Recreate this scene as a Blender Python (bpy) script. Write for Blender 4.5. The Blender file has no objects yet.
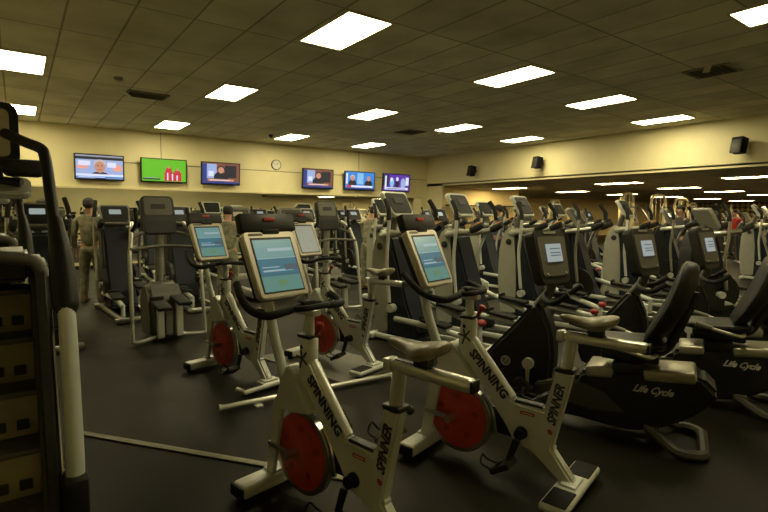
import bpy, bmesh, math, random
from mathutils import Vector, Matrix
random.seed(7)
S = bpy.context.scene
COL = S.collection

# ------------------------------------------------------------ camera
F_PX, HORIZON, YAW, ROLL, EYE = 498.0, 213.7, math.radians(36.36), 0.006, 1.55
pit = math.atan((256 - HORIZON) / F_PX)
fw = Vector((math.sin(YAW) * math.cos(pit), math.cos(YAW) * math.cos(pit), -math.sin(pit)))
r0 = Vector((math.cos(YAW), -math.sin(YAW), 0)); u0 = r0.cross(fw)
cr, sr = math.cos(ROLL), math.sin(ROLL)
rt = r0 * cr + u0 * sr; up = u0 * cr - r0 * sr
cam = bpy.data.objects.new('camera', bpy.data.cameras.new('camera'))
COL.objects.link(cam)
cam.data.sensor_width = 36; cam.data.lens = F_PX / 768 * 36; cam.data.clip_end = 200; cam.data.clip_start = .05
cam.matrix_world = Matrix(((rt.x, up.x, -fw.x, 0), (rt.y, up.y, -fw.y, 0), (rt.z, up.z, -fw.z, EYE), (0, 0, 0, 1)))
S.camera = cam

# ------------------------------------------------------------ world and exposure
w = bpy.data.worlds.new('world'); S.world = w; w.use_nodes = True
w.node_tree.nodes['Background'].inputs[0].default_value = (0.02, 0.02, 0.015, 1)
w.node_tree.nodes['Background'].inputs[1].default_value = 0.5
S.view_settings.view_transform = 'Standard'; S.view_settings.look = 'None'
S.view_settings.gamma = 1; S.view_settings.use_curve_mapping = False
S.view_settings.exposure = -0.35
LAMP_POWER = 36.0          # emission of the ceiling diffusers
LAMP_COL = (1.0, 0.87, 0.50)
LAMP2_POWER = 46.0
LAMP2_COL = (1.0, 0.80, 0.42)

# ------------------------------------------------------------ materials
M = {}
def mat(name, col, rough=.5, metal=0., noise=.12, nscale=30., bump=0., spec=.5, col2=None, coat=0.):
    m = bpy.data.materials.new(name); m.use_nodes = True; n = m.node_tree.nodes; l = m.node_tree.links
    b = n['Principled BSDF']; b.inputs['Roughness'].default_value = rough; b.inputs['Metallic'].default_value = metal
    b.inputs['Specular IOR Level'].default_value = spec; b.inputs['Coat Weight'].default_value = coat
    tc = n.new('ShaderNodeTexCoord'); nz = n.new('ShaderNodeTexNoise'); nz.inputs['Scale'].default_value = nscale
    nz.inputs['Detail'].default_value = 3
    rp = n.new('ShaderNodeValToRGB'); rp.color_ramp.elements[0].position = .3; rp.color_ramp.elements[1].position = .7
    c2 = col2 or tuple(min(1, c * (1 + noise)) for c in col); c1 = tuple(c * (1 - noise) for c in col) if not col2 else col
    rp.color_ramp.elements[0].color = (*c1, 1); rp.color_ramp.elements[1].color = (*c2, 1)
    l.new(tc.outputs['Object'], nz.inputs['Vector']); l.new(nz.outputs['Fac'], rp.inputs[0]); l.new(rp.outputs[0], b.inputs['Base Color'])
    if bump:
        bp = n.new('ShaderNodeBump'); bp.inputs['Strength'].default_value = bump; bp.inputs['Distance'].default_value = .01
        l.new(nz.outputs['Fac'], bp.inputs['Height']); l.new(bp.outputs[0], b.inputs['Normal'])
    M[name] = m; return m
def emit(name, col, st, base=(.02, .02, .02)):
    m = bpy.data.materials.new(name); m.use_nodes = True; b = m.node_tree.nodes['Principled BSDF']
    b.inputs['Base Color'].default_value = (*base, 1); b.inputs['Roughness'].default_value = .25
    b.inputs['Emission Color'].default_value = (*col, 1); b.inputs['Emission Strength'].default_value = st
    M[name] = m; return m

mat('wall_paint', (.74, .67, .40), .55, noise=.02, nscale=3)
mat('far_paint', (.84, .66, .30), .6, noise=.04, nscale=3)
mat('trim_paint', (.55, .48, .30), .5, noise=.04)
mat('seam', (.22, .20, .13), .6)
mat('frame_silver', (.56, .59, .55), .36, .12, .04, 12, spec=.6)
mat('frame_bright', (.68, .69, .64), .27, .5, .04, 12)
mat('brushed', (.34, .325, .26), .32, .55, .08, 40)
mat('chrome', (.7, .7, .68), .15, 1., .03)
mat('steel', (.45, .45, .42), .3, .9, .06)
mat('black_plastic', (.012, .012, .011), .42, 0, .2, 20, spec=.32)
mat('console_dark', (.012, .012, .011), .6, 0, .1, 20, spec=.25)
mat('black_rubber', (.011, .011, .010), .7, 0, .2, 60, .2, spec=.25)
mat('dark_plastic', (.024, .023, .02), .5, 0, .15, 20, spec=.35)
mat('gray_plastic', (.095, .09, .072), .5, 0, .1, 20)
mat('foot_paint', (.05, .047, .036), .5, 0, .1, 20)
mat('mid_gray', (.24, .235, .20), .45, 0, .08, 20)
mat('shell_white', (.34, .34, .285), .4, .1, .05, 8)
mat('panel_blue', (.016, .020, .030), .5, 0, .1, 10, spec=.2)
mat('bezel', (.60, .56, .46), .35, .2, .04, 15)
mat('bezel_white', (.8, .78, .7), .35, 0, .03, 15)
mat('red_disc', (.46, .05, .02), .4, .1, .18, 18)
mat('red', (.28, .02, .012), .35, 0, .1)
mat('orange', (.65, .26, .03), .45, 0, .1)
mat('decal_black', (.012, .012, .012), .5)
mat('decal_red', (.45, .03, .02), .5)
mat('decal_white', (.5, .5, .46), .4)
mat('saddle', (.19, .17, .105), .42, 0, .25, 14, coat=.08)
mat('foam', (.02, .02, .018), .9, 0, .3, 90, .4)
mat('vinyl', (.010, .010, .009), .5, 0, .25, 25, .15, spec=.3)
mat('riser', (.30, .26, .15), .55, 0, .15, 9)
mat('tread', (.07, .066, .05), .55, 0, .3, 50, .3)
mat('speaker_black', (.008, .008, .008), .7, 0, .2, 80, .2, spec=.15)
mat('clock_face', (.72, .70, .62), .5)
mat('skin', (.42, .24, .15), .55, 0, .08)
mat('hair', (.02, .014, .01), .7, 0, .3, 80, .3)
mat('camo', (.11, .115, .075), .85, 0, 0, 14, .1, col2=(.30, .29, .20))
mat('boot_leather', (.16, .12, .07), .7)
mat('cloth_red', (.40, .02, .02), .8)
mat('cloth_dark', (.03, .03, .035), .85)
mat('cloth_blue', (.08, .11, .17), .85)
mat('door_paint', (.62, .52, .26), .5, noise=.04)
mat('vent_metal', (.20, .19, .13), .5, .2, .2, 10)
mat('vent_dark', (.02, .02, .018), .7)
mat('vent_white', (.6, .57, .42), .5)
mat('blind', (.46, .40, .22), .7, 0, .05)
mat('gold_shell', (.62, .52, .30), .35, .3, .06)
mat('strip', (.17, .165, .115), .45, .3, .15, 20)
mat('weight_iron', (.03, .03, .03), .5, .3, .2)
mat('upholstery', (.02, .02, .03), .5)
emit('lcd', (.60, .68, .66), .62)
emit('lcd_ink', (.22, .32, .40), .35)
emit('scr_top', (.26, .52, .50), .62)
emit('scr_mid', (.08, .30, .40), .55)
emit('scr_low', (.22, .50, .42), .52)
emit('scr_text', (.45, .62, .66), .75)
emit('scr_green', (.28, .55, .26), .45)
emit('scr_pale', (.66, .66, .50), .55)
emit('led_red', (1, .12, .05), .9)
emit('exit_red', (.8, .05, .02), .25)
TVC = dict(tv_white=(.75, .78, 1.0), tv_pink=(.85, .38, .30), tv_hair=(.55, .50, .50), tv_blue=(.04, .25, .75), tv_navy=(.03, .05, .25),
           tv_green=(.13, .52, .02), tv_red=(.60, .03, .05), tv_dark=(.02, .02, .03), tv_brown=(.22, .08, .05), tv_gray=(.30, .32, .40),
           tv_purple=(.12, .04, .40), tv_cyan=(.25, .55, .85), tv_skin=(.60, .28, .18), tv_bluish=(.35, .45, .75))
for k, c in TVC.items(): emit(k, c, 1.25)

def ramped(name, build):
    m = bpy.data.materials.new(name); m.use_nodes = True; build(m.node_tree.nodes, m.node_tree.links, m.node_tree.nodes['Principled BSDF']); M[name] = m
def _ceil(n, l, b):
    tc = n.new('ShaderNodeTexCoord'); mp = n.new('ShaderNodeMapping'); mp.inputs['Location'].default_value = (-.555, -6.26, 0)
    l.new(tc.outputs['Object'], mp.inputs[0])
    br = n.new('ShaderNodeTexBrick'); br.offset = 0; br.inputs['Scale'].default_value = 1
    br.inputs['Brick Width'].default_value = .626; br.inputs['Row Height'].default_value = 1.345; br.inputs['Mortar Size'].default_value = .014
    br.inputs['Mortar Smooth'].default_value = .3
    br.inputs['Color1'].default_value = (.58, .56, .41, 1); br.inputs['Color2'].default_value = (.72, .69, .52, 1); br.inputs['Mortar'].default_value = (.30, .28, .20, 1)
    l.new(mp.outputs[0], br.inputs['Vector'])
    nz = n.new('ShaderNodeTexNoise'); nz.inputs['Scale'].default_value = 1.3; nz.inputs['Detail'].default_value = 5
    l.new(tc.outputs['Object'], nz.inputs['Vector'])
    mx = n.new('ShaderNodeMix'); mx.data_type = 'RGBA'; mx.blend_type = 'MULTIPLY'; mx.inputs[0].default_value = .55
    rp = n.new('ShaderNodeValToRGB'); rp.color_ramp.elements[0].position = .3; rp.color_ramp.elements[0].color = (.55, .52, .45, 1); rp.color_ramp.elements[1].position = .6
    l.new(nz.outputs['Fac'], rp.inputs[0]); l.new(br.outputs['Color'], mx.inputs[6]); l.new(rp.outputs[0], mx.inputs[7]); l.new(mx.outputs[2], b.inputs['Base Color'])
    bp = n.new('ShaderNodeBump'); bp.inputs['Strength'].default_value = .5; bp.inputs['Distance'].default_value = .02
    l.new(br.outputs['Fac'], bp.inputs['Height']); bp.invert = True; l.new(bp.outputs[0], b.inputs['Normal'])
    b.inputs['Roughness'].default_value = .85
ramped('ceiling_tile', _ceil)
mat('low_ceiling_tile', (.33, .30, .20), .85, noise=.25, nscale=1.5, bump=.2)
def _floor(n, l, b):
    tc = n.new('ShaderNodeTexCoord')
    n1 = n.new('ShaderNodeTexNoise'); n1.inputs['Scale'].default_value = 1.6; n1.inputs['Detail'].default_value = 6
    n2 = n.new('ShaderNodeTexNoise'); n2.inputs['Scale'].default_value = 90
    l.new(tc.outputs['Object'], n1.inputs[0]); l.new(tc.outputs['Object'], n2.inputs[0])
    rp = n.new('ShaderNodeValToRGB'); rp.color_ramp.elements[0].position = .35; rp.color_ramp.elements[0].color = (.0042, .0036, .0022, 1)
    rp.color_ramp.elements[1].position = .7; rp.color_ramp.elements[1].color = (.0095, .0082, .0052, 1)
    l.new(n1.outputs['Fac'], rp.inputs[0])
    br = n.new('ShaderNodeTexBrick'); br.offset = .5; br.inputs['Scale'].default_value = 1; br.inputs['Brick Width'].default_value = 1.22; br.inputs['Row Height'].default_value = 1.22
    br.inputs['Mortar Size'].default_value = .004; br.inputs['Color1'].default_value = (1, 1, 1, 1); br.inputs['Color2'].default_value = (.86, .86, .86, 1); br.inputs['Mortar'].default_value = (.35, .35, .35, 1)
    l.new(tc.outputs['Object'], br.inputs['Vector'])
    mx = n.new('ShaderNodeMix'); mx.data_type = 'RGBA'; mx.blend_type = 'MULTIPLY'; mx.inputs[0].default_value = 1
    l.new(rp.outputs[0], mx.inputs[6]); l.new(br.outputs['Color'], mx.inputs[7]); l.new(mx.outputs[2], b.inputs['Base Color'])
    bp = n.new('ShaderNodeBump'); bp.inputs['Strength'].default_value = .25; bp.inputs['Distance'].default_value = .004
    l.new(n2.outputs['Fac'], bp.inputs['Height']); l.new(bp.outputs[0], b.inputs['Normal'])
    r2 = n.new('ShaderNodeMapRange'); r2.inputs['To Min'].default_value = .42; r2.inputs['To Max'].default_value = .68
    l.new(n1.outputs['Fac'], r2.inputs['Value']); l.new(r2.outputs[0], b.inputs['Roughness']); b.inputs['Specular IOR Level'].default_value = .16; b.inputs['Specular Tint'].default_value = (1, .93, .75, 1)
ramped('floor_rubber', _floor)
def _mirror(n, l, b):
    b.inputs['Base Color'].default_value = (.93, .94, .88, 1); b.inputs['Metallic'].default_value = 1; b.inputs['Roughness'].default_value = .012
ramped('mirror_glass', _mirror)
def _lattice(n, l, b):
    tc = n.new('ShaderNodeTexCoord'); mp = n.new('ShaderNodeMapping'); mp.inputs['Rotation'].default_value = (math.radians(45), 0, 0)
    l.new(tc.outputs['Object'], mp.inputs[0])
    ck = n.new('ShaderNodeTexChecker'); ck.inputs['Scale'].default_value = 3.8
    ck.inputs[1].default_value = (.60, .42, .12, 1); ck.inputs[2].default_value = (.09, .065, .03, 1)
    l.new(mp.outputs[0], ck.inputs[0]); l.new(ck.outputs[0], b.inputs['Base Color']); b.inputs['Roughness'].default_value = .7
ramped('lattice', _lattice)

# ------------------------------------------------------------ mesh builder
class MB:
    def __init__(s): s.bm = bmesh.new(); s.mi = 0
    def _add(s, t, mtx=None):
        if mtx is not None: bmesh.ops.transform(t, matrix=mtx, verts=t.verts)
        for f in t.faces: f.material_index = s.mi
        me = bpy.data.meshes.new('t'); t.to_mesh(me); t.free(); s.bm.from_mesh(me); bpy.data.meshes.remove(me)
    def mat(s, i): s.mi = i; return s
    def box(s, c, d, bev=0., rot=None, seg=2):
        t = bmesh.new(); bmesh.ops.create_cube(t, size=1); bmesh.ops.scale(t, vec=d, verts=t.verts)
        if bev: bmesh.ops.bevel(t, geom=t.edges[:], offset=min(bev, min(d) * .49), segments=seg, affect='EDGES', profile=.5)
        m = Matrix.Translation(c)
        if rot is not None:
            m = m @ (rot if isinstance(rot, Matrix) else (Matrix.Rotation(rot[2], 4, 'Z') @ Matrix.Rotation(rot[1], 4, 'Y') @ Matrix.Rotation(rot[0], 4, 'X')))
        s._add(t, m); return s
    def cyl(s, a, b, r, r2=None, n=16, bev=0.):
        a, b = Vector(a), Vector(b); d = b - a; t = bmesh.new()
        bmesh.ops.create_cone(t, cap_ends=True, segments=n, radius1=r, radius2=r if r2 is None else r2, depth=d.length)
        if bev:
            bmesh.ops.bevel(t, geom=[e for e in t.edges if any(len(f.verts) > 4 for f in e.link_faces)], offset=bev, segments=2, affect='EDGES')
        s._add(t, Matrix.Translation((a + b) / 2) @ d.to_track_quat('Z', 'Y').to_matrix().to_4x4()); return s
    def sph(s, c, r, n=16):
        t = bmesh.new(); bmesh.ops.create_uvsphere(t, u_segments=n, v_segments=max(6, n * 2 // 3), radius=1)
        if not hasattr(r, '__len__'): r = (r, r, r)
        s._add(t, Matrix.Translation(c) @ Matrix.Diagonal((*r, 1))); return s
    def tube(s, pts, r, n=10, smooth=True, sub=5, flat=1.):
        P = [Vector(p) for p in pts]; R = list(r) if hasattr(r, '__len__') else [r] * len(P)
        if smooth and len(P) > 2:
            Q, RR = [], []
            for i in range(len(P) - 1):
                p0 = P[i - 1] if i else P[0] * 2 - P[1]; p1, p2 = P[i], P[i + 1]; p3 = P[i + 2] if i + 2 < len(P) else P[-1] * 2 - P[-2]
                for k in range(sub):
                    t = k / sub
                    Q.append(.5 * ((2 * p1) + (-p0 + p2) * t + (2 * p0 - 5 * p1 + 4 * p2 - p3) * t * t + (-p0 + 3 * p1 - 3 * p2 + p3) * t ** 3)); RR.append(R[i] * (1 - t) + R[i + 1] * t)
            Q.append(P[-1]); RR.append(R[-1]); P, R = Q, RR
        t = bmesh.new(); rings = []; prev = None
        for i, p in enumerate(P):
            d = ((P[i + 1] if i + 1 < len(P) else p) - (P[i - 1] if i else p)).normalized()
            if prev is None:
                x = d.cross(Vector((0, 0, 1)))
                if x.length < .1: x = d.cross(Vector((0, 1, 0)))
                x.normalize()
            else:
                x = (prev - d * prev.dot(d)).normalized()
            prev = x; y = d.cross(x)
            rings.append([t.verts.new(p + (x * math.cos(a) * flat + y * math.sin(a)) * R[i]) for a in [2 * math.pi * k / n for k in range(n)]])
        for a, b in zip(rings, rings[1:]):
            for k in range(n): t.faces.new((a[k], a[(k + 1) % n], b[(k + 1) % n], b[k]))
        t.faces.new(rings[0][::-1]); t.faces.new(rings[-1]); s._add(t); return s
    def prism(s, pts, axis, a, b, bev=0., seg=2):
        t = bmesh.new()
        def v(p, q): return {'x': (q, p[0], p[1]), 'y': (p[0], q, p[1]), 'z': (p[0], p[1], q)}[axis]
        A = [t.verts.new(v(p, a)) for p in pts]; B = [t.verts.new(v(p, b)) for p in pts]; n = len(pts)
        t.faces.new(A); t.faces.new(B[::-1])
        for i in range(n): t.faces.new((A[i], B[i], B[(i + 1) % n], A[(i + 1) % n]))
        bmesh.ops.recalc_face_normals(t, faces=t.faces[:])
        if bev: bmesh.ops.bevel(t, geom=t.edges[:], offset=bev, segments=seg, affect='EDGES', clamp_overlap=True)
        s._add(t); return s
    def lathe(s, prof, c, ax='x', n=40):
        t = bmesh.new(); rings = []
        for (q, r) in prof:
            ring = []
            for k in range(n):
                a = 2 * math.pi * k / n; u, v = r * math.cos(a), r * math.sin(a)
                ring.append(t.verts.new({'x': (q, u, v), 'y': (u, q, v), 'z': (u, v, q)}[ax]))
            rings.append(ring)
        for A, B in zip(rings, rings[1:]):
            for k in range(n): t.faces.new((A[k], A[(k + 1) % n], B[(k + 1) % n], B[k]))
        t.faces.new(rings[0][::-1]); t.faces.new(rings[-1]); bmesh.ops.recalc_face_normals(t, faces=t.faces[:])
        s._add(t, Matrix.Translation(c)); return s
    def loft(s, rings, caps=True):
        t = bmesh.new(); V = [[t.verts.new(p) for p in r] for r in rings]; n = len(V[0])
        for A, B in zip(V, V[1:]):
            for k in range(n): t.faces.new((A[k], A[(k + 1) % n], B[(k + 1) % n], B[k]))
        if caps: t.faces.new(V[0][::-1]); t.faces.new(V[-1])
        bmesh.ops.recalc_face_normals(t, faces=t.faces[:]); s._add(t); return s
    def text(s, txt, size, o, xd, nrm, shear=0., bold=.012, sx=1.):
        c = bpy.data.curves.new('t', 'FONT'); c.body = txt; c.size = size; c.shear = shear; c.offset = bold * size; c.resolution_u = 2; c.align_x = 'CENTER'; c.align_y = 'CENTER'; c.extrude = .0008
        ob = bpy.data.objects.new('t', c); me = ob.to_mesh(); t = bmesh.new(); t.from_mesh(me); ob.to_mesh_clear(); bpy.data.objects.remove(ob); bpy.data.curves.remove(c)
        xd = Vector(xd).normalized(); nrm = Vector(nrm).normalized(); yd = nrm.cross(xd); xs = xd * sx
        m = Matrix(((xs.x, yd.x, nrm.x, o[0]), (xs.y, yd.y, nrm.y, o[1]), (xs.z, yd.z, nrm.z, o[2]), (0, 0, 0, 1)))
        s._add(t, m); return s
    def build(s, name, mats, parent=None, loc=None, rz=0., smooth=True):
        me = bpy.data.meshes.new(name); s.bm.to_mesh(me); s.bm.free()
        for m in (mats if isinstance(mats, (list, tuple)) else [mats]): me.materials.append(M[m])
        if smooth:
            me.polygons.foreach_set('use_smooth', [True] * len(me.polygons)); me.set_sharp_from_angle(angle=math.radians(38))
        o = bpy.data.objects.new(name, me); COL.objects.link(o); o.parent = parent
        if loc is not None: o.location = loc
        if rz: o.rotation_euler = (0, 0, rz)
        return o

def thing(name, label, cat, loc=(0, 0, 0), rz=0., group=None):
    o = bpy.data.objects.new(name, None); COL.objects.link(o); o.empty_display_size = .1
    o.location = loc; o.rotation_euler = (0, 0, rz); tag(o, label, cat, group); return o
def tag(o, label, cat, group=None):
    o['label'] = label; o['category'] = cat
    if group: o['group'] = group
    return o
def struct(o): o['kind'] = 'structure'; return o
KIDS = {}
def dup(root, loc, rz, label, group=None):
    def cp(o, parent):
        c = o.copy(); COL.objects.link(c); c.parent = parent
        for ch in [q for q in bpy.data.objects if q.parent == o]: cp(ch, c)
        return c
    r = cp(root, None); r.location = loc; r.rotation_euler = (0, 0, rz); r['label'] = label
    if group: r['group'] = group
    return r
D = math.radians
def rrect(cx, cy, w, h, r, n=4):
    out = []
    for sx, sy, a0 in ((1, 1, 0), (-1, 1, 90), (-1, -1, 180), (1, -1, 270)):
        for k in range(n + 1):
            a = D(a0 + 90 * k / n); out.append((cx + sx * (w / 2 - r) + r * math.cos(a), cy + sy * (h / 2 - r) + r * math.sin(a)))
    return out
def slab(mb, o, tilt, w, h, d, r=.03, off=0., bev=.006, taper=1.):
    """rounded panel facing -Y and tilted back by tilt; o = centre"""
    t = MB(); pts = rrect(0, 0, w, h, r)
    pts = [(x * (1 - (1 - taper) * (.5 - y / h)), y) for x, y in pts]
    t.prism(pts, 'y', off, off + d, bev); t.bm.faces.ensure_lookup_table()
    mb._add(t.bm, Matrix.Translation(o) @ Matrix.Rotation(-tilt, 4, 'X')); return mb

# ------------------------------------------------------------ the setting
ZC, ZL = 3.83, 2.67
YB, XR, YR, XL = 15.6, 13.66, -1.6, -1.6
def quadbox(name, x0, x1, y0, y1, z0, z1, m):
    return struct(MB().box(((x0 + x1) / 2, (y0 + y1) / 2, (z0 + z1) / 2), (x1 - x0, y1 - y0, z1 - z0)).build(name, m, smooth=False))
quadbox('floor', XL - .2, 48.2, YR - .2, 21.2, -.1, 0, 'floor_rubber')
quadbox('ceiling', XL - .2, XR, YR - .2, YB + .2, ZC, ZC + .1, 'ceiling_tile')
quadbox('ceiling_low', XR, 48.2, YR - .2, 21.2, ZL, ZL + .1, 'low_ceiling_tile')
quadbox('wall_back', XL - .2, XR + .12, YB, YB + .2, 0, ZC, 'wall_paint')
quadbox('wall_back_low', XR + .12, 19.5, YB, YB + .2, 0, ZL, 'far_paint')
quadbox('wall_left', XL - .2, XL, YR, YB, 0, ZC, 'wall_paint')
quadbox('wall_rear', XL - .2, 48, YR - .2, YR, 0, ZC, 'wall_paint')
quadbox('wall_right', XR, XR + .12, YR, 14.7, ZL, ZC, 'wall_paint')
quadbox('wall_right_corner', XR, XR + .12, 14.7, YB, 0, ZC, 'wall_paint')
quadbox('wall_recess', 19.5, 19.7, YB + .2, 21, 0, ZL, 'far_paint')
quadbox('wall_recess_back', 19.5, 48, 21, 21.2, 0, ZL, 'far_paint')
quadbox('wall_far', 48, 48.2, YR, 21, 0, ZL, 'lattice')
quadbox('baseboard_back', XL, XR, YB - .015, YB, 0, .1, 'black_rubber')
quadbox('baseboard_left', XL, XL + .015, YR, YB, 0, .1, 'black_rubber')
m = MB().box((6.1, YB - .012, 1.19), (14.5, .02, 2.0)); mr = m.build('mirror_panel', 'mirror_glass', smooth=False)
tag(mr, 'long wall mirror under the row of televisions', 'mirror')
m = MB(); m.box((6.1, YB - .02, 2.2), (14.55, .035, .03)); struct(m.build('trim_1', 'trim_paint'))
m = MB(); m.box((8.0, YB - .006, 2.93), (11.2, .012, .022)); struct(m.build('trim_2', 'seam'))
m = MB()
for x in (3.45, 10.3): m.box((x, YB - .004, 3.4), (.018, .008, .86))
struct(m.build('trim_3', 'seam'))
m = MB(); m.box((XR - .004, 7.0, 2.70), (.01, 15.3, .05)); struct(m.build('trim_4', 'wall_paint'))
# doors on the rear wall, seen in the mirror
for i, (x, wd) in enumerate(((6.2, 1.0), (1.4, 1.9))):
    d = struct(MB().box((x, YR + .03, 1.05), (wd, .06, 2.1), .01).build('door_%d' % (i + 1), 'door_paint'))
    MB().box((x + wd * .38, YR + .09, 1.0), (.12, .05, .03), .01).build('door_handle', 'steel', d)
e = thing('exit_sign', 'small dark exit sign above the doorway reflected in mirror', 'sign', (6.2, YR, 2.3))
MB().box((0, .03, 0), (.34, .06, .2), .01).build('sign_box', 'dark_plastic', e)
MB().text('EXIT', .13, (0, .062, 0), (-1, 0, 0), (0, 1, 0)).build('lettering', 'exit_red', e)

# blinds on the far wall stretch inside the low room
b = thing('vertical_blinds', 'row of beige vertical blinds on the yellow wall past the corner', 'blinds', (16.9, YB, 0))
MB().box((0, -.05, 1.93), (4.4, .06, .06), .01).build('head_rail', 'dark_plastic', b)
m = MB()
for k in range(34): m.box((-2.13 + k * .13, -.05, 1.0), (.10, .012, 1.8), rot=(0, 0, D(22)))
m.build('slats', 'blind', b)

# ceiling lights
def fixture(name, lx, ly, mname, fr='trim_paint'):
    t = thing(name, '', 'ceiling light')
    m = MB()
    for sx in (-1, 1): m.box((sx * (lx / 2 + .012), 0, -.008), (.024, ly + .048, .03), .004)
    for sy in (-1, 1): m.box((0, sy * (ly / 2 + .012), -.008), (lx, .024, .03), .004)
    m.build('frame', fr, t); MB().box((0, 0, -.004), (lx, ly, .03), .006).build('diffuser', mname, t); return t
emit('diffuser', LAMP_COL, LAMP_POWER, (.8, .8, .7)); emit('diffuser_low', LAMP2_COL, LAMP2_POWER, (.8, .8, .7))
L1 = [((3.42, 5.52), 'bright ceiling light panel near the top centre, largest of all'),
      ((6.73, 5.57), 'ceiling light panel second from left in the near row'),
      ((9.58, 5.70), 'ceiling light panel third from left in the near row, below the square vent'),
      ((12.51, 5.84), 'ceiling light panel closest to the right speaker wall'),
      ((.15, 9.60), 'ceiling light panel cut by the left edge, above the stair climber'),
      ((3.39, 9.55), 'ceiling light panel right of the broken grille on the left half'),
      ((6.69, 9.58), 'ceiling light panel in the middle row above the mirror centre'),
      ((9.52, 9.67), 'ceiling light panel beside the white sprinkler head'),
      ((.15, 13.95), 'ceiling light panel behind the stair climber console at far left'),
      ((3.37, 13.95), 'ceiling light panel above the football television'),
      ((6.76, 13.90), 'ceiling light panel above the wall clock'),
      ((9.56, 13.90), 'small far ceiling light panel above the two right televisions'),
      ((6.89, 1.80), 'ceiling light panel cut by the top right corner'),
      ((12.45, 9.9), 'far ceiling light panel next to the leftmost wall speaker'),
      ((3.45, 1.7), 'ceiling light panel above the camera, in the row nearest the rear wall')]
fx = None
for (x, y), lab in L1:
    if fx is None: fx = fixture('ceiling_light', .60, 1.18, 'diffuser'); fx.location = (x, y, ZC); fx['label'] = lab; fx['group'] = 'ceiling light panels in the main room'
    else: dup(fx, (x, y, ZC), 0, lab)
fl = None
L2 = []
for j, y in enumerate((1.4, 5.3, 9.3, 14.1)):
    for i, x in enumerate((17.0, 21.6, 26.2, 31.5, 37.0, 43.0)): L2.append((i, j, x, y))
rown = ['nearest the camera', 'second nearest', 'third nearest', 'along the yellow back wall']
coln = ['first past the soffit', 'second past the soffit', 'third past the soffit', 'fourth past the soffit', 'fifth past the soffit', 'nearest the patterned wall']
for i, j, x, y in L2:
    lab = 'low room light, %s, row %s' % (coln[i], rown[j])
    if fl is None: fl = fixture('low_room_light', .60, 1.5, 'diffuser_low'); fl.location = (x, y, ZL); fl['label'] = lab; fl['group'] = 'ceiling lights in the low room'
    else: dup(fl, (x, y, ZL), 0, lab)

# vents and heads on the ceiling
def vent(loc, label, w=.6, h=.6, flap=True, rz=0.):
    t = thing('ceiling_vent', label, 'vent', loc, rz, 'ceiling vents')
    MB().box((0, 0, -.005), (w, h, .012)).build('backing', 'vent_dark', t)
    m = MB()
    for sx in (-1, 1): m.box((sx * w / 2, 0, -.012), (.04, h + .04, .024), .004)
    for sy in (-1, 1): m.box((0, sy * h / 2, -.012), (w, .04, .024), .004)
    m.build('frame', 'vent_metal', t); m = MB()
    for k in range(7): m.box((0, -h / 2 + h * (k + .5) / 7, -.016), (w * .95, .035, .006), rot=(D(35), 0, 0))
    m.build('louvres', 'vent_metal', t)
    if flap: MB().box((-w * .55, -h * .1, -.035), (.22, .09, .006), rot=(0, D(18), D(30))).build('bent_corner', 'vent_white', t)
vent((8.95, 3.45, ZC), 'square ceiling vent with a bent white corner near the right edge')
vent((2.15, 10.75, ZC), 'damaged ceiling grille with hanging white pieces on the left half', .7, .5, True)
vent((8.94, 10.95, ZC), 'plain ceiling vent just left of the sprinkler head', .6, .6, False)
t = thing('sprinkler_head', 'small white sprinkler head hanging beside a ceiling light', 'sprinkler', (9.55, 10.45, ZC))
MB().cyl((0, 0, 0), (0, 0, -.05), .03).cyl((0, 0, -.05), (0, 0, -.06), .07).build('deflector', 'vent_white', t)
t = thing('smoke_detector', 'round smoke detector on the ceiling tiles at upper left', 'smoke detector', (1.5, 9.7, ZC))
MB().lathe([(0, .07), (-.02, .07), (-.04, .05), (-.045, .02)], (0, 0, 0), 'z', 20).build('housing', 'vent_metal', t)
t = thing('security_camera', 'tiny dark dome camera on ceiling above the wall clock', 'camera', (6.1, 13.9, ZC))
MB().cyl((0, 0, 0), (0, 0, -.04), .06).sph((0, 0, -.05), .05).build('dome', 'black_plastic', t)

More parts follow.
